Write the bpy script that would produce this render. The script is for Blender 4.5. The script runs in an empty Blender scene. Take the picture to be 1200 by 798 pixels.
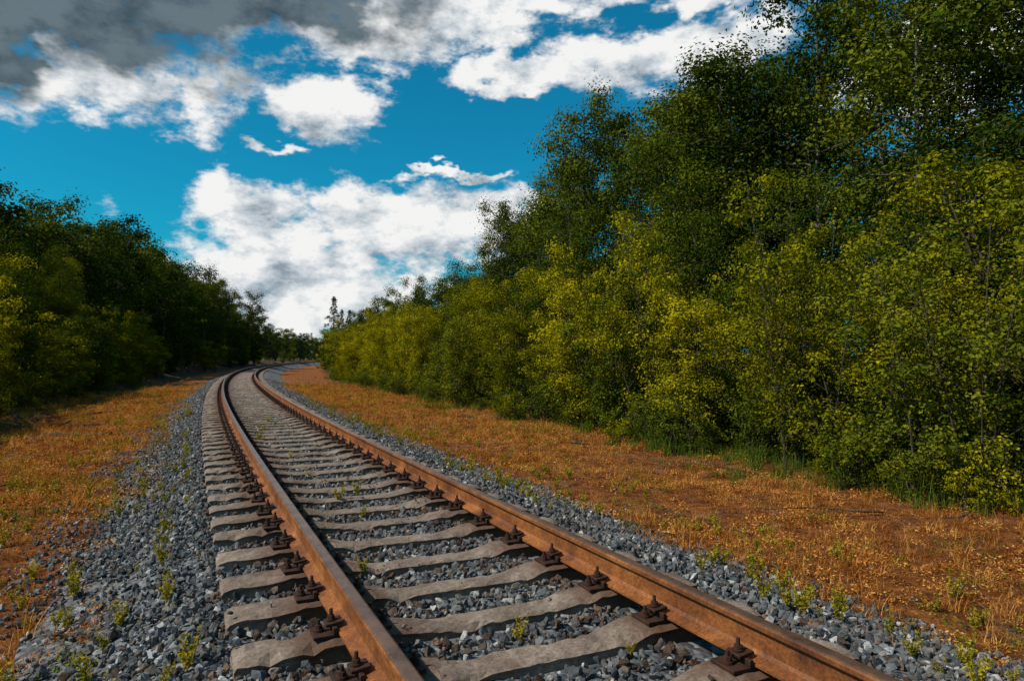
import bpy, bmesh, math, random
import numpy as np
from mathutils import Vector, Matrix
rng = np.random.default_rng(7)
random.seed(7)
scene = bpy.context.scene
R = 520.0
TH0 = math.radians(-26.2)
P0 = np.array([1.78, 0.0])
N0 = np.array([math.cos(TH0), -math.sin(TH0)])
C = P0 + R*N0
def pt(s, o):
    th = TH0 + np.asarray(s, float)/R
    return C[0]-(R-o)*np.cos(th), C[1]+(R-o)*np.sin(th)
def so(x, y):
    dx = x-C[0]; dy = y-C[1]
    d = np.hypot(dx, dy)
    th = np.arctan2(dy, -dx)
    return (th-TH0)*R, R-d
def sm(a, b, x):
    t = np.clip((x-a)/(b-a), 0, 1); return t*t*(3-2*t)
def gz(x, y):
    s, o = so(x, y)
    z = -0.42 + 0.045*np.sin(x*1.7+y*.6)*np.cos(y*1.3-x*.4) + 0.025*np.sin(x*4.1+1)*np.sin(y*3.7) + .008*np.sin(x*9.3+y*3)*np.sin(y*11-x*2)
    z = z + 0.7*sm(6.5, 16, o)
    z = z - 0.5*sm(-4.6, -6.0, o) + 1.1*sm(-6.4, -11, o)
    z = z + .45*np.exp(-((s-25)/5.5)**2-((o+6.6)/.6)**2)+.10*np.sin(s*1.7)*np.sin(o*2.1)*sm(-5, -6.5, o)
    z = np.where((o > -2.0) & (o < 2.3), -0.55, z)
    return z
def bedz(o):
    return np.interp(o, [-2.9, -2.45, -2.05, -1.5, -1.0, -.5, 0, .5, 1.0, 1.55, 2.3, 2.75, 3.1], [-.62, -.42, -.30, -.10, -.095, -.09, -.105, -.09, -.095, -.10, -.31, -.42, -.60])

# ------------------------------------------------------------ materials
def mat(name):
    m = bpy.data.materials.new(name); m.use_nodes = True
    nt = m.node_tree; nt.nodes.clear()
    out = nt.nodes.new('ShaderNodeOutputMaterial')
    return m, nt, out
def nd(nt, t, **k):
    n = nt.nodes.new(t)
    for a, b in k.items(): setattr(n, a, b)
    return n
def ramp(nt, fac, stops):
    r = nd(nt, 'ShaderNodeValToRGB')
    el = r.color_ramp.elements
    while len(el) < len(stops): el.new(0.5)
    for e, (p, c) in zip(el, stops):
        e.position = p; e.color = (*c, 1) if len(c) == 3 else c
    nt.links.new(fac, r.inputs[0]); return r.outputs[0]
def mixc(nt, fac, a, b, blend='MIX'):
    n = nd(nt, 'ShaderNodeMix', data_type='RGBA', blend_type=blend)
    for sock, v in ((n.inputs[0], fac), (n.inputs[6], a), (n.inputs[7], b)):
        if hasattr(v, 'links'): nt.links.new(v, sock)
        else: sock.default_value = v if not isinstance(v, tuple) else (*v, 1)
    return n.outputs[2]
def noise(nt, vec, scale, detail=6, rough=.6, out=0):
    n = nd(nt, 'ShaderNodeTexNoise'); n.inputs['Scale'].default_value = scale
    n.inputs['Detail'].default_value = detail; n.inputs['Roughness'].default_value = rough
    if vec is not None: nt.links.new(vec, n.inputs['Vector'])
    return n.outputs[out]
def bump(nt, h, strength, dist):
    b = nd(nt, 'ShaderNodeBump'); b.inputs['Strength'].default_value = strength; b.inputs['Distance'].default_value = dist
    nt.links.new(h, b.inputs['Height']); return b.outputs[0]
def princ(nt, out, col, rough=.8, nrm=None, metal=0.0, spec=.3):
    p = nd(nt, 'ShaderNodeBsdfPrincipled')
    if hasattr(col, 'links'): nt.links.new(col, p.inputs['Base Color'])
    else: p.inputs['Base Color'].default_value = (*col, 1)
    if hasattr(rough, 'links'): nt.links.new(rough, p.inputs['Roughness'])
    else: p.inputs['Roughness'].default_value = rough
    p.inputs['Metallic'].default_value = metal
    p.inputs['Specular IOR Level'].default_value = spec
    if nrm is not None: nt.links.new(nrm, p.inputs['Normal'])
    nt.links.new(p.outputs[0], out.inputs[0]); return p
def math_(nt, op, a, b=0.0, c=0.0, clamp=False):
    n = nd(nt, 'ShaderNodeMath', operation=op); n.use_clamp = clamp
    for i, v in enumerate((a, b, c)):
        if hasattr(v, 'links'): nt.links.new(v, n.inputs[i])
        else: n.inputs[i].default_value = v
    return n.outputs[0]
def smooth(nt, v, a, b):
    n = nd(nt, 'ShaderNodeMapRange', interpolation_type='SMOOTHSTEP')
    nt.links.new(v, n.inputs[0]); n.inputs[1].default_value = a; n.inputs[2].default_value = b
    return n.outputs[0]

def leaf_mat(name, dark, mid, light, trans=.35, orand=.35):
    m, nt, out = mat(name)
    at = nd(nt, 'ShaderNodeAttribute', attribute_name='tint')
    oi = nd(nt, 'ShaderNodeObjectInfo')
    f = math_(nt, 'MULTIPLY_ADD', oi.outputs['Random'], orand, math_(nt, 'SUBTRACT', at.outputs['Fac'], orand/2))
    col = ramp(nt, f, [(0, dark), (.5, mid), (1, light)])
    p = nd(nt, 'ShaderNodeBsdfDiffuse')
    nt.links.new(col, p.inputs['Color'])
    t = nd(nt, 'ShaderNodeBsdfTranslucent')
    nt.links.new(mixc(nt, 1.0, col, (1.3, 1.15, .35), 'MULTIPLY'), t.inputs[0])
    mx = nd(nt, 'ShaderNodeMixShader'); mx.inputs[0].default_value = trans
    nt.links.new(p.outputs[0], mx.inputs[1]); nt.links.new(t.outputs[0], mx.inputs[2])
    nt.links.new(mx.outputs[0], out.inputs[0]); return m
M_leaf_y = leaf_mat('leaf_yellowgreen', (.040, .056, .004), (.175, .165, .005), (.44, .36, .010), .22, .4)
M_leaf_g = leaf_mat('leaf_green', (.018, .036, .005), (.075, .095, .007), (.215, .20, .011), .2, .45)
M_leaf_t = leaf_mat('leaf_green_tall', (.010, .024, .005), (.044, .064, .007), (.15, .155, .011), .16, .45)
M_leaf_d = leaf_mat('leaf_dark', (.009, .020, .006), (.026, .043, .009), (.07, .085, .013), .12)
M_needle = leaf_mat('spruce_needles', (.006, .016, .010), (.014, .028, .015), (.03, .05, .02), .1)
M_dry = leaf_mat('dry_grass', (.13, .036, .008), (.38, .12, .022), (.68, .34, .085), .25, .9)
M_gras = leaf_mat('green_grass_blades', (.03, .06, .01), (.08, .13, .015), (.18, .22, .025), .3)
M_weed = leaf_mat('weed_leaves', (.12, .12, .012), (.27, .23, .02), (.48, .33, .03), .3)

def bark(name, c1, c2, sc):
    m, nt, out = mat(name)
    tc = nd(nt, 'ShaderNodeTexCoord')
    n = noise(nt, tc.outputs['Object'], sc)
    princ(nt, out, ramp(nt, n, [(.35, c1), (.65, c2)]), .9, bump(nt, n, .5, .02)); return m
M_bark = bark('bark', (.022, .016, .010), (.095, .07, .045), 12)
M_birch = bark('birch_bark', (.035, .03, .025), (.15, .13, .11), 5)

def stone_mat(name, stops):
    m, nt, out = mat(name)
    oi = nd(nt, 'ShaderNodeObjectInfo'); tc = nd(nt, 'ShaderNodeTexCoord')
    base = ramp(nt, oi.outputs['Random'], stops)
    n = noise(nt, tc.outputs['Object'], 2.5, 5, .7)
    v = ramp(nt, n, [(.3, (.55, .55, .55)), (.7, (1.3, 1.27, 1.22))])
    princ(nt, out, mixc(nt, 1.0, base, v, 'MULTIPLY'), .75, bump(nt, n, .4, .15)); return m
M_stone = stone_mat('ballast_stone', [(0, (.034, .037, .041)), (.35, (.085, .090, .098)), (.65, (.165, .168, .173)), (.85, (.14, .115, .095)), (1, (.46, .45, .44))])
M_stone_r = stone_mat('ballast_stone_rusty', [(0, (.03, .018, .012)), (.4, (.085, .046, .027)), (.7, (.11, .085, .07)), (1, (.20, .11, .06))])

m, nt, out = mat('ballast_bed'); M_bed = m
tc = nd(nt, 'ShaderNodeTexCoord')
vo = nd(nt, 'ShaderNodeTexVoronoi'); vo.inputs['Scale'].default_value = 20; nt.links.new(tc.outputs['Object'], vo.inputs['Vector'])
vc = ramp(nt, vo.outputs['Color'], [(.1, (.033, .033, .036)), (.5, (.10, .104, .112)), (.95, (.24, .235, .23))])
big = noise(nt, tc.outputs['Object'], 1.3)
vc = mixc(nt, math_(nt, 'MULTIPLY', smooth(nt, big, .45, .75), .5), vc, (.12, .07, .04))
h = math_(nt, 'SUBTRACT', 1.0, vo.outputs['Distance'])
princ(nt, out, vc, .9, bump(nt, h, 1.0, .03))

m, nt, out = mat('ground'); M_ground = m
tc = nd(nt, 'ShaderNodeTexCoord'); ob = tc.outputs['Object']
at = nd(nt, 'ShaderNodeAttribute', attribute_name='off'); off = at.outputs['Fac']
n1 = noise(nt, ob, .8, 6, .65); n2 = noise(nt, ob, 5, 8, .7); n3 = noise(nt, ob, 38, 6, .7); n4 = noise(nt, ob, 1.9, 6, .7, 0)
c = ramp(nt, n2, [(.30, (.05, .019, .009)), (.45, (.21, .068, .020)), (.6, (.40, .14, .035)), (.78, (.52, .26, .09))])
c = mixc(nt, math_(nt, 'MULTIPLY', smooth(nt, n4, .52, .70), .65), c, mixc(nt, n3, (.11, .052, .032), (.38, .24, .16)))
c2 = ramp(nt, n3, [(.3, (.3, .27, .25)), (.5, (1, 1, 1)), (.72, (1.7, 1.6, 1.5))])
c = mixc(nt, 1.0, c, c2, 'MULTIPLY')
c = mixc(nt, math_(nt, 'MULTIPLY', smooth(nt, n1, .54, .70), .55), c, (.085, .060, .02))
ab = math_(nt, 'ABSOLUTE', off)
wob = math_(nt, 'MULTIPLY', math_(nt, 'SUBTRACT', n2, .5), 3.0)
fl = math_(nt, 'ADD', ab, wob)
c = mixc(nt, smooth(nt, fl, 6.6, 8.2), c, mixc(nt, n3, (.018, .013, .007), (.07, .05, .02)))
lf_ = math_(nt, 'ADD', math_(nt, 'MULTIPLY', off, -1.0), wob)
c = mixc(nt, math_(nt, 'MULTIPLY', smooth(nt, lf_, 4.8, 6.2), .85), c, mixc(nt, n3, (.022, .012, .007), (.20, .12, .07)))  # left ditch: brown soil, with the tree shadow painted into its colour
hh = math_(nt, 'MULTIPLY_ADD', n2, 1.0, math_(nt, 'MULTIPLY', n3, .6))
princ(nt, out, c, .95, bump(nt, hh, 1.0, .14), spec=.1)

m, nt, out = mat('rusty_rail'); M_rail = m
tc = nd(nt, 'ShaderNodeTexCoord'); ob = tc.outputs['Object']
n1 = noise(nt, ob, 3, 8, .7); n2 = noise(nt, ob, 60, 6, .7)
c = ramp(nt, n1, [(.3, (.075, .022, .007)), (.5, (.20, .062, .014)), (.7, (.38, .135, .031))])
c = mixc(nt, 1.0, c, ramp(nt, n2, [(.3, (.42, .42, .42)), (.7, (1.4, 1.4, 1.4))]), 'MULTIPLY')
princ(nt, out, c, .58, bump(nt, n2, .3, .004), spec=.4)
m, nt, out = mat('worn_rail_head'); M_head = m
tc = nd(nt, 'ShaderNodeTexCoord'); ob = tc.outputs['Object']
n1 = noise(nt, ob, 6, 8, .75); n2 = noise(nt, ob, 45, 4, .7)
c = ramp(nt, n1, [(.3, (.10, .044, .024)), (.55, (.22, .115, .07)), (.75, (.36, .16, .055))])
c = mixc(nt, smooth(nt, n2, .64, .72), c, (.45, .22, .03))
princ(nt, out, c, ramp(nt, n2, [(.3, (.24, .24, .24)), (.7, (.5, .5, .5))]), bump(nt, n2, .15, .002), metal=.6, spec=.5)
m, nt, out = mat('rusty_fastener'); M_fast = m
tc = nd(nt, 'ShaderNodeTexCoord')
n1 = noise(nt, tc.outputs['Object'], 30, 5, .7)
princ(nt, out, ramp(nt, n1, [(.3, (.014, .006, .004)), (.7, (.06, .022, .010))]), .7, bump(nt, n1, .4, .004))
m, nt, out = mat('sleeper_concrete'); M_conc = m
tc = nd(nt, 'ShaderNodeTexCoord'); ob = tc.outputs['Object']; oi = nd(nt, 'ShaderNodeObjectInfo')
vm = nd(nt, 'ShaderNodeVectorMath', operation='ADD'); nt.links.new(ob, vm.inputs[0])
cx = nd(nt, 'ShaderNodeCombineXYZ'); nt.links.new(math_(nt, 'MULTIPLY', oi.outputs['Random'], 40), cx.inputs[0]); nt.links.new(cx.outputs[0], vm.inputs[1])
n1 = noise(nt, vm.outputs[0], 3.5, 8, .75); n2 = noise(nt, vm.outputs[0], 50, 6, .75)
c = ramp(nt, n1, [(.30, (.085, .052, .037)), (.5, (.235, .168, .126)), (.72, (.39, .30, .24))])
c = mixc(nt, 1.0, c, ramp(nt, n2, [(.3, (.42, .40, .38)), (.6, (1.1, 1.1, 1.1))]), 'MULTIPLY')
sx = nd(nt, 'ShaderNodeSeparateXYZ'); nt.links.new(ob, sx.inputs[0])
dr = math_(nt, 'ABSOLUTE', math_(nt, 'SUBTRACT', math_(nt, 'ABSOLUTE', sx.outputs[0]), .80))
rf = math_(nt, 'SUBTRACT', 1.0, smooth(nt, math_(nt, 'ADD', dr, math_(nt, 'MULTIPLY', n1, .3)), .28, .58))
c = mixc(nt, math_(nt, 'MULTIPLY', rf, .85), c, (.085, .032, .013))
c = mixc(nt, math_(nt, 'MULTIPLY', oi.outputs['Random'], .4), c, (.13, .095, .07))
princ(nt, out, c, .88, bump(nt, math_(nt, 'ADD', n1, math_(nt, 'MULTIPLY', n2, .4)), .8, .02))

# ------------------------------------------------------------ helpers
def quad_mesh(name, V, F, mats, mi=None, tint=None, smoothf=False):
    V = np.ascontiguousarray(V, np.float32); F = np.ascontiguousarray(F, np.int32)
    me = bpy.data.meshes.new(name)
    me.vertices.add(len(V)); me.vertices.foreach_set('co', V.ravel())
    me.loops.add(F.size); me.loops.foreach_set('vertex_index', F.ravel())
    me.polygons.add(len(F)); me.polygons.foreach_set('loop_start', np.arange(0, F.size, 4, dtype=np.int32))
    for mm in mats: me.materials.append(mm)
    if mi is not None: me.polygons.foreach_set('material_index', np.ascontiguousarray(mi, np.int32))
    if tint is not None:
        a = me.attributes.new('tint', 'FLOAT', 'FACE'); a.data.foreach_set('value', np.ascontiguousarray(tint, np.float32))
    me.update(calc_edges=True)
    me.polygons.foreach_set('use_smooth', np.full(len(F), smoothf, dtype=bool))
    return me
def link(name, me, parent=None, coll=None):
    o = bpy.data.objects.new(name, me)
    (coll or scene.collection).objects.link(o)
    if parent: o.parent = parent
    return o
def gn_instances(name, coll, pts, rots, scls, idx, parent=None):
    n = len(pts)
    me = bpy.data.meshes.new(name)
    me.vertices.add(n); me.vertices.foreach_set('co', np.ascontiguousarray(pts, np.float32).ravel())
    for nm, ar in (('rot', rots), ('scl', scls)):
        a = me.attributes.new(nm, 'FLOAT_VECTOR', 'POINT'); a.data.foreach_set('vector', np.ascontiguousarray(ar, np.float32).ravel())
    a = me.attributes.new('idx', 'INT', 'POINT'); a.data.foreach_set('value', np.ascontiguousarray(idx, np.int32))
    ob = link(name, me, parent)
    ng = bpy.data.node_groups.new(name+'_nodes', 'GeometryNodeTree')
    ng.interface.new_socket('Geometry', in_out='INPUT', socket_type='NodeSocketGeometry')
    ng.interface.new_socket('Geometry', in_out='OUTPUT', socket_type='NodeSocketGeometry')
    gi = ng.nodes.new('NodeGroupInput'); go = ng.nodes.new('NodeGroupOutput')
    ip = ng.nodes.new('GeometryNodeInstanceOnPoints'); ci = ng.nodes.new('GeometryNodeCollectionInfo')
    ci.inputs['Collection'].default_value = coll
    ci.inputs['Separate Children'].default_value = True; ci.inputs['Reset Children'].default_value = True
    def na(nm, t):
        x = ng.nodes.new('GeometryNodeInputNamedAttribute'); x.data_type = t; x.inputs['Name'].default_value = nm
        return next(q for q in x.outputs if q.name == 'Attribute' and q.enabled)
    L = ng.links.new
    L(gi.outputs[0], ip.inputs['Points']); L(ci.outputs[0], ip.inputs['Instance'])
    ip.inputs['Pick Instance'].default_value = True
    L(na('idx', 'INT'), ip.inputs['Instance Index']); L(na('rot', 'FLOAT_VECTOR'), ip.inputs['Rotation']); L(na('scl', 'FLOAT_VECTOR'), ip.inputs['Scale'])
    L(ip.outputs[0], go.inputs[0])
    md = ob.modifiers.new('instances', 'NODES'); md.node_group = ng
    return ob
def hidden_coll(name): return bpy.data.collections.new(name)
def add_obj(coll, name, me):
    o = bpy.data.objects.new(name, me); coll.objects.link(o); return o

# ------------------------------------------------------------ ground
def axis(c0, ext, n, k=9.0):
    t = np.linspace(-1, 1, n)
    return c0 + ext*np.sinh(k*t)/math.sinh(k)
xs = axis(0, 2500, 440); ys = axis(7, 2500, 440)
X, Y = np.meshgrid(xs, ys); Z = gz(X, Y)
S_, O_ = so(X, Y)
V = np.stack([X, Y, Z], -1).reshape(-1, 3)
ny, nx = X.shape
i = np.arange((ny-1)*(nx-1)); r = i//(nx-1); cc = i % (nx-1); a = r*nx+cc
F = np.stack([a, a+1, a+nx+1, a+nx], -1)
me = quad_mesh('ground', V, F, [M_ground], smoothf=True)
at = me.attributes.new('off', 'FLOAT', 'POINT'); at.data.foreach_set('value', O_.ravel().astype(np.float32))
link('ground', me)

# ------------------------------------------------------------ track
track = bpy.data.objects.new('railway_track', None); scene.collection.objects.link(track)
ss = np.concatenate([np.arange(-9, 40, .25), np.arange(40, 520, 1.0)])
def sweep(name, prof_o, prof_z, mats, closed=False, mi=None, smoothf=False, jitter=0):
    po = np.array(prof_o); pz = np.array(prof_z); k = len(po)
    Vv = []
    for s in ss:
        x, y = pt(s, po); Vv.append(np.stack([x, y, pz], -1))
    Vv = np.concatenate(Vv)
    if jitter: Vv[:, 2] += rng.normal(0, jitter, len(Vv))
    n = len(ss); kk = k if closed else k-1
    ii, jj = np.meshgrid(np.arange(n-1), np.arange(kk), indexing='ij')
    a = ii*k+jj; b = ii*k+(jj+1) % k
    F = np.stack([a, b, b+k, a+k], -1).reshape(-1, 4)
    mm = None if mi is None else np.tile(np.array(mi)[:kk], n-1)
    return quad_mesh(name, Vv, F, mats, mm, smoothf=smoothf)
bo = np.linspace(-2.9, 3.1, 42)
link('ballast_bed', sweep('ballast_bed', bo, bedz(bo), [M_bed], smoothf=True, jitter=.008), track)
half = [(-.075, 0), (-.075, .011), (-.02, .028), (-.010, .045), (-.009, .125), (-.018, .140), (-.0355, .147), (-.0365, .166), (-.033, .1745), (-.024, .179), (0, .180)]
prof = half+[(-a, b) for a, b in half[-2::-1]]
mi = []
for q in range(len(prof)):
    z1 = prof[q][1]; z2 = prof[(q+1) % len(prof)][1]
    mi.append(1 if min(z1, z2) >= .1740 else 0)
for g, nm in ((-.797, 'rail_1'), (.797, 'rail_2')):
    link(nm, sweep(nm, [g+p[0] for p in prof], [.022+p[1] for p in prof], [M_rail, M_head], closed=True, mi=mi), track)

cs = hidden_coll('sleeper_parts')
for v in range(5):
    st = np.concatenate([[-1.36, -1.345], np.linspace(-1.30, 1.30, 53), [1.345, 1.36]])
    a = np.abs(st)
    top = np.interp(a, [0, .35, .58, .64, .95, 1.05, 1.30, 1.345, 1.36], [-.04, -.04, .0, .0, .0, -.012, -.02, -.03, -.05])
    hw = np.interp(a, [0, .35, .65, .95, 1.3, 1.36], [.085, .09, .115, .12, .125, .118])
    prof_s = [(-1.0, -.2, .04), (-1.0, -.035, 0), (-1.0, -.012, -.012), (-.8, 0, 0), (-.4, .003, 0), (0, .004, 0), (.4, .003, 0), (.8, 0, 0), (1.0, -.012, -.012), (1.0, -.035, 0), (1.0, -.2, .04)]
    VV = []
    for x, t, w in zip(st, top, hw):
        for (f, dz, dw) in prof_s:
            VV.append((x, f*w+math.copysign(dw, f) if f else 0, t+dz))
    VV = np.array(VV); k = len(prof_s); n = len(st)
    VV += rng.normal(0, .0028, VV.shape)
    for _ in range(9):
        cxp = rng.uniform(-1.36, 1.36); sd = rng.choice([-1, 1]); d = np.hypot(VV[:, 0]-cxp, (VV[:, 1]-sd*.12)*1.0)
        VV[:, 2] -= .03*np.exp(-(d/.045)**2)
    ii, jj = np.meshgrid(np.arange(n-1), np.arange(k-1), indexing='ij')
    A = ii*k+jj
    F = np.stack([A, A+k, A+k+1, A+1], -1).reshape(-1, 4)
    caps = []
    for base in (0, (n-1)*k):
        for q in range(k//2):
            f = [base+q, base+q+1, base+k-2-q, base+k-1-q]
            if len(set(f)) == 4: caps.append(f)
    F = np.concatenate([F, np.array(caps)])
    add_obj(cs, f'sleeper_{v}', quad_mesh('sleeper', VV, F, [M_conc]))
s_sl = np.arange(-8.6, 420, .585) + .05
s_sl = s_sl + rng.normal(0, .014, len(s_sl))
x, y = pt(s_sl, 0); th = TH0+s_sl/R
n = len(s_sl)
rot = np.stack([rng.normal(0, .012, n), np.zeros(n), -th+rng.normal(0, .014, n)], -1)
flip = rng.random(n) < .5; rot[flip, 2] += math.pi
gn_instances('sleepers', cs, np.stack([x, y, np.zeros(n)], -1), rot, np.ones((n, 3)), rng.integers(0, 5, n), track)
cf = hidden_coll('fastener_parts')
bm = bmesh.new()
def box(sx, sy, sz, loc, rz=0, ry=0):
    M = Matrix.Translation(loc) @ Matrix.Rotation(rz, 4, 'Z') @ Matrix.Rotation(ry, 4, 'Y') @ Matrix.Diagonal((sx, sy, sz, 1))
    return bmesh.ops.create_cube(bm, size=1, matrix=M)
def cyl(r1, r2, h, seg, loc):
    bmesh.ops.create_cone(bm, cap_ends=True, segments=seg, radius1=r1, radius2=r2, depth=h, matrix=Matrix.Translation(loc))
box(.39, .15, .018, (0, 0, .010))
for sg in (-1, 1):
    box(.022, .15, .032, (sg*.090, 0, .033))
    box(.085, .085, .016, (sg*.088, 0, .058), ry=sg*.12)
    cyl(.024, .024, .006, 12, (sg*.100, 0, .071))
    cyl(.019, .019, .018, 6, (sg*.100, 0, .083))
    cyl(.011, .009, .035, 10, (sg*.100, 0, .106))
    cyl(.026, .026, .014, 12, (sg*.162, .0, .026))
    cyl(.019, .019, .020, 6, (sg*.162, .0, .043))
    cyl(.011, .009, .03, 10, (sg*.162, .0, .064))
bmesh.ops.bevel(bm, geom=[e for e in bm.edges if e.calc_length() > .03], offset=.0025, segments=1, affect='EDGES')
me = bpy.data.meshes.new('fastener'); bm.to_mesh(me); bm.free(); me.materials.append(M_fast)
add_obj(cf, 'fastener', me)
near = s_sl < 160
P = []; Rr = []
for g in (-.797, .797):
    x, y = pt(s_sl[near], g); P.append(np.stack([x, y, np.full(near.sum(), .003)], -1)); Rr.append(np.stack([0*x, 0*x, -th[near]+rng.normal(0, .03, near.sum())], -1))
P = np.concatenate(P); Rr = np.concatenate(Rr)
gn_instances('rail_fasteners', cf, P, Rr, np.ones((len(P), 3)), np.zeros(len(P)), track)

# ------------------------------------------------------------ ballast stones
cst = hidden_coll('stone_parts')
for v in range(12):
    bm = bmesh.new()
    for _ in range(13):
        d = rng.normal(size=3); d /= np.linalg.norm(d); d *= rng.uniform(.8, 1.05)
        bm.verts.new(d*np.array([1.0, .78, .62]))
    r = bmesh.ops.convex_hull(bm, input=bm.verts)
    bmesh.ops.delete(bm, geom=list({g for g in r['geom_interior'] if isinstance(g, bmesh.types.BMVert)}), context='VERTS')
    me = bpy.data.meshes.new('stone'); bm.to_mesh(me); bm.free()
    me.materials.append(M_stone if v < 8 else M_stone_r)
    add_obj(cst, f'stone_{v:02d}', me)
def stones(s0, s1, dens, rmin, rmax, omax=2.95):
    n = int((s1-s0)*2*omax*dens)
    s = rng.uniform(s0, s1, n); o = rng.uniform(-omax, omax, n)
    ds = np.abs(s[:, None]-s_sl[(s_sl > s0-1) & (s_sl < s1+1)][None, :]).min(1)
    ao = np.abs(o)
    on = (ds < .135) & (ao < 1.38)
    rail = np.abs(ao-.797) < .10
    keep = (~on | ((rng.random(n) < .03) & (np.abs(ao-.797) > .25))) & ~rail
    edge = np.where(o < 0, -o+.30, o) + .28*np.sin(s*1.3)+.2*np.sin(s*3.1+1)
    keep &= (edge < 1.95) | (rng.random(n) < np.interp(edge, [1.95, 2.5, 3.1], [1, .55, .1]))
    s, o, on = s[keep], o[keep], on[keep]; n = len(s)
    rad = rmin+(rmax-rmin)*rng.random(n)**1.8
    rad[on] *= .5
    x, y = pt(s, o)
    z = bedz(o)+rad*.25+rng.uniform(0, .026, n)
    z = np.where(np.abs(o) > 2.2, np.maximum(z, gz(x, y)+rad*.2), z)
    z[on] = .006-.04*(np.abs(o[on]) < .4)
    idx = rng.integers(0, 8, n)
    pr = np.interp(np.abs(np.abs(o)-.8), [.1, .3, .7], [.85, .45, .10])
    rr = rng.random(n) < pr; idx[rr] = rng.integers(8, 12, rr.sum())
    return np.stack([x, y, z], -1), rng.uniform(0, 6.28, (n, 3)), np.repeat(rad[:, None], 3, 1)*rng.uniform(.8, 1.2, (n, 3)), idx
parts = [stones(-2, 9, 880, .014, .044), stones(9, 20, 560, .020, .044), stones(20, 50, 260, .028, .05)]
n = 4200; s = rng.uniform(-1, 24, n); o = rng.choice([-1, -1, 1], n)*(2.2+rng.exponential(.6, n)); x, y = pt(s, o); rad = rng.uniform(.01, .032, n)
parts.append((np.stack([x, y, gz(x, y)+rad*.3], -1), rng.uniform(0, 6.28, (n, 3)), np.repeat(rad[:, None], 3, 1), rng.integers(0, 12, n)))
gn_instances('ballast_gravel', cst, *[np.concatenate([p[k] for p in parts]) for k in range(4)])

# ------------------------------------------------------------ vegetation
def tube(pts, rad, k):
    pts = np.asarray(pts); n = len(pts)
    d = pts[-1]-pts[0]; d = d/(np.linalg.norm(d)+1e-9)
    u = np.cross(d, [0, 0, 1.0] if abs(d[2]) < .9 else [1.0, 0, 0]); u /= np.linalg.norm(u); w = np.cross(d, u)
    an = np.arange(k)*2*math.pi/k
    ring = np.cos(an)[:, None]*u+np.sin(an)[:, None]*w
    V = (pts[:, None, :]+np.asarray(rad)[:, None, None]*ring[None]).reshape(-1, 3)
    ii, jj = np.meshgrid(np.arange(n-1), np.arange(k), indexing='ij')
    a = ii*k+jj; b = ii*k+(jj+1) % k
    return V, np.stack([a, b, b+k, a+k], -1).reshape(-1, 4)
def leafquads(cen, size, upb=.5, asp=.6, r=rng, outw=None):
    n = len(cen)
    nn = r.normal(size=(n, 3)); nn /= np.linalg.norm(nn, axis=1)[:, None]
    if outw is not None: nn = nn*.75+outw*1.3
    nn[:, 2] += upb; nn /= np.linalg.norm(nn, axis=1)[:, None]
    t = np.cross(nn, r.normal(size=(n, 3))); t /= np.linalg.norm(t, axis=1)[:, None]+1e-9
    b = np.cross(nn, t)
    l = (size*r.uniform(.6, 1.15, n)/2)[:, None]
    V = np.stack([cen+t*l, cen+b*l*asp+nn*l*.15, cen-t*l, cen-b*l*asp+nn*l*.15], 1).reshape(-1, 3)
    return V, np.arange(4*n).reshape(n, 4)
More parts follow.
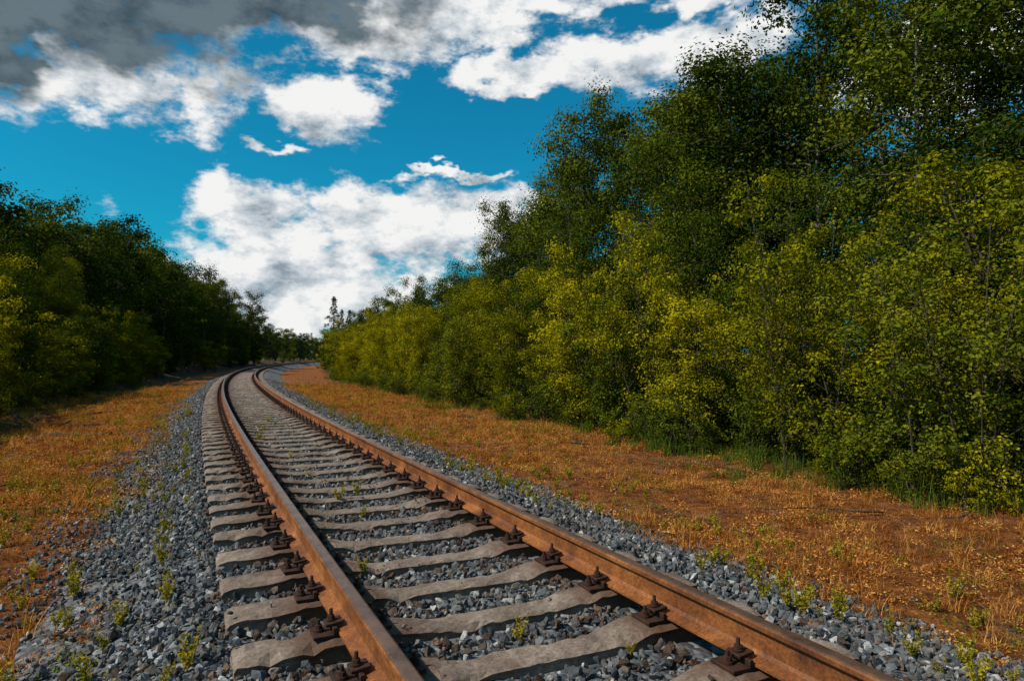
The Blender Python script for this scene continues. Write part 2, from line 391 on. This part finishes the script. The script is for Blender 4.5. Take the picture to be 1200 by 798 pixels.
def make_tree(name, seed, H, stems, spread, cb, rad, nprim, nleaf, lsize, lm, bm_, clr=.26, shape='round', up=.7, sub=3.0):
    r = np.random.default_rng(seed)
    Vs, Fs, off = [], [], 0
    cl = []
    def addt(p, ra, k):
        nonlocal off
        v, f = tube(p, ra, k); Vs.append(v); Fs.append(f+off); off += len(v)
    for st in range(stems):
        az = r.uniform(0, 6.28); h = H*(1 if st == 0 else r.uniform(.55, 1.0))
        lean = spread*r.uniform(.4, 1) if stems > 1 else spread*.3
        bx = np.array([math.cos(az), math.sin(az), 0])
        t = np.linspace(0, 1, 9)
        P = bx*(lean*t**1.2)[:, None]*1.0+bx*((.12 if stems < 8 else r.uniform(.1, .8)) if stems > 1 else 0)+np.stack([np.cumsum(r.normal(0, .02*H/9*1.5, 9)), np.cumsum(r.normal(0, .02*H/9*1.5, 9)), h*t-.15*(t == 0)], -1)
        r0 = H*.009*(.8 if stems > 1 else 1.35)*(.45 if stems > 7 else 1)
        addt(P, r0*(1-t*.93)+.004, 6 if stems > 1 else 8)
        npr = max(6, nprim//stems)
        for b in range(npr):
            tt = cb+(1-cb)*(b+.5)/npr
            base = np.array([np.interp(tt, t, P[:, q]) for q in range(3)])
            ba = b*2.4+r.uniform(-.5, .5)+st
            if shape == 'round': pr = math.sin(math.pi*min(1, (1-(tt-cb)/(1-cb))*.80+.14))**.75
            elif shape == 'cone': pr = (1-(tt-cb)/(1-cb))**.85+.05
            else: pr = .55+.45*math.sin(math.pi*(tt-cb)/(1-cb))
            L = rad*pr*r.uniform(.5, 1.3)
            u = np.array([math.cos(ba), math.sin(ba), up*r.uniform(.3, 1.3)]); u /= np.linalg.norm(u)
            q = np.linspace(0, 1, 5)
            BP = base+u*(L*q)[:, None]; BP[:, 2] += (-.18*L if shape != 'cone' else -.25*L)*q**2; BP[1:] += r.normal(0, .04*L, (4, 3))
            addt(BP, (r0*.38*(1-tt*.5))*(1-q*.85)+.002, 4)
            ns = max(2, int(2+L*sub*.6))
            for k in range(ns):
                qq = r.uniform(.25, 1.0)
                sb = np.array([np.interp(qq, q, BP[:, e]) for e in range(3)])
                dd = u+r.normal(0, .7, 3); dd /= np.linalg.norm(dd)
                sl = L*r.uniform(.15, .42)
                e1 = sb+dd*sl; mid = (sb+e1)/2+r.normal(0, .05*sl, 3)
                if e1[2] < .1: e1[2] = .1+r.random()*.1
                addt(np.array([sb, mid, e1]), np.array([.007, .004, .002])*max(.6, H/9), 3)
                cl.append((e1, 1.0))
            cl.append((BP[-1], 1.0))
        cl.append((P[-1], .6)); cl.append((P[-2], .8))
    cen = np.array([c[0] for c in cl]); crad = clr*r.uniform(.5, 1.45, len(cl))
    w = np.array([c[1] for c in cl])*r.uniform(.5, 1.3, len(cl))*crad**2; w[r.random(len(cl)) < .14] *= .05; w /= w.sum()
    nb = sum(len(f) for f in Fs)
    pick = r.choice(len(cl), nleaf, p=w)
    dv = r.normal(0, 1, (nleaf, 3)); dv /= np.linalg.norm(dv, axis=1)[:, None]
    rr = r.random(nleaf)**.45*(1+.35*np.abs(r.normal(0, 1, nleaf))*(r.random(nleaf) < .3))
    lp = cen[pick]+dv*(rr*crad[pick])[:, None]*np.array([1, 1, .72])
    lp[:, 2] = np.maximum(lp[:, 2], .03+.3*r.random(nleaf)**2)
    lv, lf = leafquads(lp, lsize, .45, .62 if shape != 'cone' else .22, r, dv if shape != 'cone' else None)
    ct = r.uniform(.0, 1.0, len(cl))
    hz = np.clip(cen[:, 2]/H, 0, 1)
    tint = np.clip(ct[pick]*.5+.28*hz[pick]+r.uniform(0, .32, nleaf)-.08, 0, 1)  # height term paints shade into the lower crown; the rest varies at random
    Vs.append(lv); Fs.append(lf+off)
    F = np.concatenate(Fs); V = np.concatenate(Vs)
    mi = np.concatenate([np.zeros(nb), np.ones(nleaf)])
    return quad_mesh(name, V, F, [bm_, lm], mi, np.concatenate([np.zeros(nb), tint]))
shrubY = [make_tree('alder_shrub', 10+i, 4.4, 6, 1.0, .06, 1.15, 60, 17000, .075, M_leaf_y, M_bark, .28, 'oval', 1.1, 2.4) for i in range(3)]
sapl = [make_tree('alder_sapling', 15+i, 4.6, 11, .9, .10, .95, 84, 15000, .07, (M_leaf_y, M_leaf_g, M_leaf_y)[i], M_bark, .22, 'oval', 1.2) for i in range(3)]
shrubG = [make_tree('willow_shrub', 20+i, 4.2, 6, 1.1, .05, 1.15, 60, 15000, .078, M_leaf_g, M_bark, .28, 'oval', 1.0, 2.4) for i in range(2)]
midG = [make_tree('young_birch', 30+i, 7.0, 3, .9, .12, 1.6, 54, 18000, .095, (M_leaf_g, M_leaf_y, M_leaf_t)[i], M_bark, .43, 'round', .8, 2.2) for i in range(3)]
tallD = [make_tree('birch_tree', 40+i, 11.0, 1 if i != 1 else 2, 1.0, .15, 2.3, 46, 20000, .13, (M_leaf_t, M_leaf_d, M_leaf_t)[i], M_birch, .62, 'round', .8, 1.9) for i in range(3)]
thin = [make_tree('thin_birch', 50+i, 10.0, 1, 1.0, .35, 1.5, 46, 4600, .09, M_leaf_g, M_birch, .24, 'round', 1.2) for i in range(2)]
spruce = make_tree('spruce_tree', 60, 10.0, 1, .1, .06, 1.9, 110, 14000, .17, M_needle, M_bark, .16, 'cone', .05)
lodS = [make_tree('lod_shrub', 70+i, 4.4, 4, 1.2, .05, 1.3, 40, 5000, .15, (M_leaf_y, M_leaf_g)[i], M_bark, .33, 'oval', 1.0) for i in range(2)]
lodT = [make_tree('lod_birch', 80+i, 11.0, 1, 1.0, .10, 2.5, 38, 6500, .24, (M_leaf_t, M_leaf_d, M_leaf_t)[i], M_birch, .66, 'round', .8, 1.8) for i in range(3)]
def place(me, nm, s, o, h=1.0, w=None):
    x, y = pt(s, o)
    ob = link(nm, me); ob.location = (float(x), float(y), float(gz(x, y))-.03)
    w = h if w is None else w
    ob.scale = (w, w, h); ob.rotation_euler = (random.uniform(-.05, .05), random.uniform(-.05, .05), random.uniform(0, 6.28))
    return ob
U = random.uniform
def gapf(s): return math.sin(s*.714-2.57)
def row(s0, s1, step, o0, o1, kinds, hs, var=.2, gap=False):
    s = s0
    while s < s1:
        hb = float(np.interp(s, *hs)) if isinstance(hs, tuple) else hs
        me, nm = random.choice(kinds); h = hb*U(1-var, 1+var); o = U(o0, o1); w = max(hb, .7 if isinstance(hs, tuple) else 0)*U(.9, 1.2)
        if gap:
            g = gapf(s); h *= 1+.20*g; o -= .45*g; w *= 1+.08*g
        if not (gap and gapf(s) < -.86): place(me, nm, s+U(-.3, .3)*step, o, h, w)
        s += step*U(.75, 1.25)
kY = [(m_, 'alder_shrub') for m_ in shrubY]; kG = [(m_, 'willow_shrub') for m_ in shrubG]
kP = [(m_, 'alder_sapling') for m_ in sapl]
kM = [(m_, 'young_birch') for m_ in midG]; kT = [(m_, 'birch_tree') for m_ in tallD]; kN = [(m_, 'thin_birch') for m_ in thin]
kLS = [(m_, 'willow_shrub') for m_ in lodS]; kLT = [(m_, 'birch_tree') for m_ in lodT]
# right side
row(-3, 9.2, 1.3, 7.0, 8.0, kP, .88, .2)
row(9.2, 14, 1.3, 7.2, 8.2, kY+kG+kP, .84, .2, True)
row(14, 50, 1.5, 7.2, 8.5, kY+kY+kG, .78, .25, True)
row(50, 130, 2.6, 7.6, 9.6, kLS, .85, .3)
row(-2, 9, 1.8, 8.9, 10.1, kY+kG, 1.04)
row(9, 13, 2.0, 9.6, 10.6, kG+[(midG[2], 'young_birch')], .85)
row(12, 50, 2.5, 9.6, 11.2, kM, ([12, 26, 40, 50], [.80, .82, .70, .62]), .22)
row(50, 130, 3.2, 10, 12, kLT, .46, .25)
row(8, 44, 2.3, 12.0, 14.5, kT, ([8, 20, 27, 33, 40, 44], [.92, .90, .88, .74, .54, .50]), .13)
row(42, 130, 4.2, 13, 16, kLT, .56, .22)
row(7, 52, 2.7, 15.5, 19, kT, ([7, 20, 36, 42, 52], [1.05, 1.0, .90, .74, .56]), .12)
row(-2, 9, 2.2, 11.5, 14, kM, .95)
row(2, 8, 2.2, 14.5, 18, kN, 1.05)
# left side
row(12, 32, 2.0, -9.0, -8.0, kG+kY+kY, .72, .3)
row(32, 62, 2.6, -9.4, -7.8, kLS, .90, .3)
row(62, 150, 3.2, -10, -7.8, kLS+kLT[:1], .95, .3)
row(12, 34, 2.6, -12.8, -11, kM, .66)
row(34, 60, 3.0, -13, -10.5, kM, .98)
row(60, 150, 3.6, -13, -10.5, kLT, 1.05)
row(12, 44, 3.0, -18, -14, kM, .85, .12)
row(44, 150, 3.6, -19, -14, kLT, ([44, 60, 85, 150], [.92, 1.08, 1.3, 1.3]), .12)
for s, o, h in ((88, 8.6, .92), (97, 10.5, .8), (104, 9.8, .85), (128, -10, 1.0)):
    place(spruce, 'spruce_tree', s, o, h)
place(tallD[0], 'birch_tree', 108, -7.8, 1.15)
cfst = hidden_coll('forest_parts')
for i, m_ in enumerate([lodT[0], lodT[1], lodT[2], lodS[1]]): add_obj(cfst, f'forest_{i}', m_)
sF = np.concatenate([rng.uniform(130, 420, 300), rng.uniform(130, 420, 300), rng.uniform(0, 130, 70), rng.uniform(10, 150, 70)])
oF = np.concatenate([rng.uniform(9.5, 34, 300), -rng.uniform(9, 36, 300), rng.uniform(20, 36, 70), -rng.uniform(20, 36, 70)])
x, y = pt(sF, oF); n = len(x)
sc = rng.uniform(.6, .95, n)*np.where(sF > 150, .85, 1.0)*np.where((oF > 0), .8, 1.0)
gn_instances('distant_forest', cfst, np.stack([x, y, gz(x, y)-.05], -1), np.stack([0*x, 0*x, rng.uniform(0, 6.28, n)], -1), np.repeat(sc[:, None], 3, 1), rng.integers(0, 4, n))
cu = hidden_coll('undergrowth_parts')
for i in range(4):
    add_obj(cu, f'under_{i}', make_tree('undergrowth', 110+i, 1.2, 7, .5, .02, .45, 28, 1900, .065, (M_leaf_g, M_leaf_t, M_leaf_y, M_leaf_g)[i], M_bark, .14, 'oval', .9))
n = 440; s = np.concatenate([rng.uniform(-3, 60, n), rng.uniform(5, 60, 130)]); sd_ = np.concatenate([np.ones(n), -np.ones(130)])
o = sd_*(6.9+np.abs(rng.normal(0, 1.25, n+130))+.35*np.sin(s*.9)+.25*np.sin(s*2.3)+.7*(sd_ < 0))
x, y = pt(s, o); n = len(x)
sc = rng.uniform(.3, 1.2, n)*np.interp(np.abs(o), [6.5, 8], [.65, 1.15])
gn_instances('undergrowth', cu, np.stack([x, y, gz(x, y)-.04], -1), np.stack([0*x, 0*x, rng.uniform(0, 6.28, n)], -1), np.repeat(sc[:, None], 3, 1), rng.integers(0, 4, n))

# fallen branches
Vb, Fb, o_ = [], [], 0
for k in range(170):
    big_ = k > 155
    side = -1 if big_ else rng.choice([-1, -1, 1]); s = rng.uniform(18, 34) if big_ else rng.uniform(3, 34)
    o = side*rng.uniform(5.6, 7.2) if (big_ or rng.random() < .85) else side*rng.uniform(3.5, 6)
    x, y = pt(s, o); a = rng.uniform(0, 6.28); L = rng.uniform(1.5, 3.2) if big_ else rng.uniform(.3, 1.6); q = np.linspace(0, 1, 6)
    px = x+np.cos(a)*L*q+rng.normal(0, .04, 6); py = y+np.sin(a)*L*q+rng.normal(0, .04, 6)
    pz = gz(px, py)+.03+rng.random()*.15*q
    v, f = tube(np.stack([px, py, pz], -1), (rng.uniform(.05, .09) if big_ else rng.uniform(.004, .02))*(1-.6*q), 7); Vb.append(v); Fb.append(f+o_); o_ += len(v)
link('fallen_branches', quad_mesh('fallen_branches', np.concatenate(Vb), np.concatenate(Fb), [M_bark]))

# grass tufts
def tuft(name, nb, h, spreadr, wdt, m_, seed, curl=.5):
    r = np.random.default_rng(seed); Vv = []; Ff = []; T = []; o = 0
    for b in range(nb):
        a = r.uniform(0, 6.28); bp = np.array([r.normal(0, spreadr), r.normal(0, spreadr), -.01])
        dr = np.array([math.cos(a), math.sin(a), 0]); sd = np.array([-dr[1], dr[0], 0]); hh = h*r.uniform(.4, 1.2); k = curl*r.uniform(.2, 1.4)
        tt = r.random()
        for q in range(3):
            t0, t1 = q/3, (q+1)/3
            p0 = bp+dr*k*hh*t0**2+np.array([0, 0, hh*t0*(1-.3*k*t0)]); p1 = bp+dr*k*hh*t1**2+np.array([0, 0, hh*t1*(1-.3*k*t1)])
            w0 = wdt*(1-t0*.9); w1 = wdt*(1-t1*.9)
            Vv += [p0-sd*w0, p0+sd*w0, p1+sd*w1, p1-sd*w1]; Ff.append([o, o+1, o+2, o+3]); o += 4; T.append(tt)
    return quad_mesh(name, np.array(Vv), np.array(Ff), [m_], None, np.array(T))
cg = hidden_coll('dry_grass_parts')
for i in range(4): add_obj(cg, f'dry_{i}', tuft('dry_tuft', 34, .075, .045, .0028, M_dry, i, 1.1))
for i in range(2): add_obj(cg, f'dry_{4+i}', tuft('dry_tuft_tall', 22, .20, .03, .0025, M_dry, 9+i, .7))
def clump(name, n, r_, sz, m_, seed, zs=.02):
    r = np.random.default_rng(seed)
    c = np.stack([r.normal(0, r_, n), r.normal(0, r_, n), np.abs(r.normal(0, zs, n))], -1)
    v, f = leafquads(c, sz, 1.0, .5, r)
    return quad_mesh(name, v, f, [m_], None, r.random(n))
for i in range(2): add_obj(cg, f'dry_{6+i}', clump('dry_clump', 70, .06, .026, M_dry, 30+i, .03))
add_obj(cg, 'dry_8', clump('olive_clump', 70, .06, .024, M_gras, 33, .04))
add_obj(cg, 'dry_9', clump('yellow_clump', 70, .06, .024, M_weed, 34, .05))
def verge(n, s0, s1):
    s = s0+(s1-s0)*rng.random(n)**1.35; o = rng.choice([-1, 1], n)*rng.uniform(1.9, 8.0, n)
    edge = np.where(o < 0, -o+.30, o)+.28*np.sin(s*1.3)+.2*np.sin(s*3.1+1)
    keep = rng.random(n) < np.interp(edge, [2.1, 2.7, 3.2], [.08, .6, 1]); s, o = s[keep], o[keep]
    keep = (o > 0) | (rng.random(len(o)) < np.interp(-o, [4.8, 6.2], [1, .2])); s, o = s[keep], o[keep]
    x, y = pt(s, o); patch = .5+.5*np.sin(x*1.3+2*np.sin(y*.7))*np.sin(y*1.1+1.5*np.sin(x*.9))
    p2 = .5+.5*np.sin(x*3.7+1.5*np.sin(y*2.3))*np.sin(y*3.1+2*np.sin(x*1.9))
    keep = rng.random(len(s)) < (.08+.45*patch+.6*p2*patch)
    return s[keep], o[keep], x[keep], y[keep]
s, o, x, y = verge(66000, -1, 45); n = len(s)
idx = rng.choice(10, n, p=[.14, .14, .13, .13, .05, .05, .15, .15, .03, .03])
gpat = (np.sin(x*.9+1)*np.sin(y*.8+2*np.sin(x*.5)) > .4) & (rng.random(n) < .22); idx[gpat] = rng.integers(8, 10, gpat.sum())
sc = rng.uniform(.35, 1.4, n)*np.interp(s, [0, 12, 45], [.8, 1.1, 1.7])
gn_instances('dry_grass', cg, np.stack([x, y, np.maximum(gz(x, y), bedz(o))], -1), np.stack([0*x, 0*x, rng.uniform(0, 6.28, n)], -1), np.repeat(sc[:, None], 3, 1), idx)
cgg = hidden_coll('green_grass_parts')
for i in range(4): add_obj(cgg, f'green_{i}', tuft('green_tuft', 40, .40, .07, .0045, M_gras, 70+i, .6))
n = 4200; s = rng.uniform(-2, 60, n); sd = rng.choice([-1, 1], n); o = sd*(7.0+rng.normal(0, .55, n))
x, y = pt(s, o); keep = (np.exp(-((s-9.2)/1.9)**2)*(sd > 0) > rng.random(n)) | ((np.sin(s*.55+1.0)+.6*np.sin(s*1.7) > .9) & (rng.random(n) < .6)) | (rng.random(n) < .12); x, y = x[keep], y[keep]; n = len(x)
sc = rng.uniform(.3, 1.15, n)
gn_instances('green_grass', cgg, np.stack([x, y, gz(x, y)], -1), np.stack([0*x, 0*x, rng.uniform(0, 6.28, n)], -1), np.repeat(sc[:, None], 3, 1), rng.integers(0, 4, n))
cw = hidden_coll('weed_parts')
def weed(seed):
    r = np.random.default_rng(seed); Vv, Ff, T, o = [], [], [], 0
    for st in range(6):
        a = r.uniform(0, 6.28); ln = r.uniform(.07, .18); tip = np.array([math.cos(a)*ln*.35, math.sin(a)*ln*.35, ln])
        v, f = tube(np.array([[0, 0, -.02], tip*.5+r.normal(0, .004, 3), tip]), [.002, .0015, .001], 3)
        Vv.append(v); Ff.append(f+o); T.append(np.full(len(f), .5)); o += len(v)
        k = 30; c = tip*r.uniform(.2, 1.05, k)[:, None]+r.normal(0, .009, (k, 3))
        v, f = leafquads(c, .026, .3, .45, r); Vv.append(v); Ff.append(f+o); T.append(r.random(k)); o += len(v)
    return quad_mesh('weed', np.concatenate(Vv), np.concatenate(Ff), [M_weed], None, np.concatenate(T))
for i in range(4): add_obj(cw, f'weed_{i}', weed(90+i))
s = np.concatenate([1.5+22*rng.random(460)**1.3, rng.uniform(3, 20, 18)]); o = np.concatenate([rng.choice([-1, 1], 460)*rng.uniform(1.55, 3.8, 460), rng.uniform(-.5, .5, 18)])
x, y = pt(s, o); n = len(x)
z = np.maximum(bedz(o)+.02, gz(x, y)); sc = rng.uniform(.4, 1.2, n)
gn_instances('ballast_weeds', cw, np.stack([x, y, z], -1), np.stack([0*x, 0*x, rng.uniform(0, 6.28, n)], -1), np.repeat(sc[:, None], 3, 1), rng.integers(0, 4, n))

# ------------------------------------------------------------ sun + sky
SAZ, SEL = math.radians(-112), math.radians(46)
sd = Vector((math.sin(SAZ)*math.cos(SEL), math.cos(SAZ)*math.cos(SEL), math.sin(SEL)))
sl = bpy.data.lights.new('sun', 'SUN'); sl.energy = 5.0; sl.angle = math.radians(.5); sl.color = (1, .93, .82)
so_ = bpy.data.objects.new('sun', sl); scene.collection.objects.link(so_); so_.rotation_euler = sd.to_track_quat('Z', 'Y').to_euler()

w = bpy.data.worlds.new('World'); scene.world = w; w.use_nodes = True
nt = w.node_tree; nt.nodes.clear()
out = nd(nt, 'ShaderNodeOutputWorld')
sky = nd(nt, 'ShaderNodeTexSky', sky_type='NISHITA', sun_disc=False, sun_elevation=SEL, sun_rotation=SAZ)
skyc = mixc(nt, 1.0, sky.outputs[0], (.045, .90, 1.08), 'MULTIPLY')
bg = nd(nt, 'ShaderNodeBackground'); bg.inputs[1].default_value = .098; nt.links.new(skyc, bg.inputs[0])
tc = nd(nt, 'ShaderNodeTexCoord'); sp = nd(nt, 'ShaderNodeSeparateXYZ')
nv = nd(nt, 'ShaderNodeVectorMath', operation='NORMALIZE'); nt.links.new(tc.outputs['Generated'], nv.inputs[0]); nt.links.new(nv.outputs[0], sp.inputs[0])
az0 = math_(nt, 'ARCTAN2', sp.outputs[0], sp.outputs[1]); el0 = math_(nt, 'ARCSINE', sp.outputs[2])
base = nd(nt, 'ShaderNodeCombineXYZ'); nt.links.new(az0, base.inputs[0]); nt.links.new(math_(nt, 'MULTIPLY', el0, 1.7), base.inputs[1])
def noff(dx, dy, scale, detail, rough):
    v = nd(nt, 'ShaderNodeVectorMath', operation='ADD'); nt.links.new(base.outputs[0], v.inputs[0]); v.inputs[1].default_value = (dx, dy, 3.3)
    return noise(nt, v.outputs[0], scale, detail, rough)
wa = noff(5, 2, 9, 4, .6); wb = noff(9, 7, 9, 4, .6)
az = math_(nt, 'ADD', az0, math_(nt, 'MULTIPLY', math_(nt, 'SUBTRACT', wa, .5), .24))
el = math_(nt, 'ADD', el0, math_(nt, 'MULTIPLY', math_(nt, 'SUBTRACT', wb, .5), .13))
def blob(px, py, rx, ry):
    X = (px-600)/800; a = math.atan(X); L = math.hypot(1, X); e = math.atan((418-py)/800/L)
    ra = rx/800/(L*L); re = ry/800/L
    q = math_(nt, 'MULTIPLY', math_(nt, 'SUBTRACT', az, a), 1/ra); q2 = math_(nt, 'MULTIPLY', math_(nt, 'SUBTRACT', el, e), 1/re)
    return math_(nt, 'SUBTRACT', 1.0, math_(nt, 'SQRT', math_(nt, 'ADD', math_(nt, 'MULTIPLY', q, q), math_(nt, 'MULTIPLY', q2, q2))))
def union(lst):
    m_ = lst[0]
    for b in lst[1:]: m_ = math_(nt, 'SMOOTH_MAX', m_, b, .12)
    return m_
darkm = union([blob(110, -5, 290, 84), blob(0, 30, 110, 72), blob(330, -30, 210, 64)])
clm = union([darkm, blob(90, 98, 185, 54), blob(400, 35, 120, 40), blob(520, 20, 190, 36), blob(640, -5, 150, 22), blob(365, 118, 85, 38), blob(305, 160, 60, 10),
    blob(600, 95, 90, 20), blob(720, 78, 140, 34), blob(840, 60, 90, 36), blob(300, 240, 120, 34), blob(440, 262, 175, 58), blob(370, 320, 190, 85), blob(550, 245, 95, 36), blob(380, 370, 170, 50),
    blob(545, 204, 85, 7), blob(1130, 60, 190, 90), blob(880, -20, 90, 22),
    math_(nt, 'MINIMUM', math_(nt, 'SUBTRACT', math_(nt, 'ABSOLUTE', az0), 1.1), -.05)])
f1 = noff(0, 0, 9, 12, .62); f2 = noff(-.035, .055, 9, 6, .6); f3 = noff(2, 1, 26, 8, .65)
dn = math_(nt, 'ADD', math_(nt, 'MULTIPLY', math_(nt, 'MAXIMUM', clm, -.55), .95), math_(nt, 'MULTIPLY', math_(nt, 'SUBTRACT', f1, .5), 2.3))
dn = math_(nt, 'ADD', dn, math_(nt, 'MULTIPLY', math_(nt, 'SUBTRACT', f3, .5), .9))
alpha = smooth(nt, dn, -.07, .45)
rel = math_(nt, 'ADD', .68, math_(nt, 'MULTIPLY', math_(nt, 'SUBTRACT', f1, f2), 2.6))
rel = math_(nt, 'ADD', rel, math_(nt, 'MULTIPLY', math_(nt, 'SUBTRACT', f3, .5), .9), clamp=True)
ccol = ramp(nt, rel, [(.15, (.28, .35, .41)), (.5, (.60, .66, .71)), (.85, (.95, .95, .94))])
ddark = smooth(nt, math_(nt, 'ADD', darkm, math_(nt, 'MULTIPLY', math_(nt, 'SUBTRACT', f1, .5), 1.0)), -.03, .4)
ccol = mixc(nt, math_(nt, 'MULTIPLY', ddark, .95), ccol, mixc(nt, rel, (.018, .042, .063), (.10, .155, .19)))
bg2 = nd(nt, 'ShaderNodeBackground'); nt.links.new(ccol, bg2.inputs[0]); bg2.inputs[1].default_value = .95
ms = nd(nt, 'ShaderNodeMixShader'); nt.links.new(alpha, ms.inputs[0]); nt.links.new(bg.outputs[0], ms.inputs[1]); nt.links.new(bg2.outputs[0], ms.inputs[2])
nt.links.new(ms.outputs[0], out.inputs[0])

# ------------------------------------------------------------ camera
cam = bpy.data.cameras.new('camera'); cam.lens = 24; cam.sensor_width = 36; cam.clip_end = 6000; cam.clip_start = .05
co = bpy.data.objects.new('camera', cam); scene.collection.objects.link(co)
co.location = (0, 0, 1.40); co.rotation_euler = (math.radians(90+1.36), 0, 0)
scene.camera = co
scene.view_settings.view_transform = 'Standard'; scene.view_settings.look = 'None'; scene.view_settings.exposure = 0
print('objects', len(bpy.data.objects))
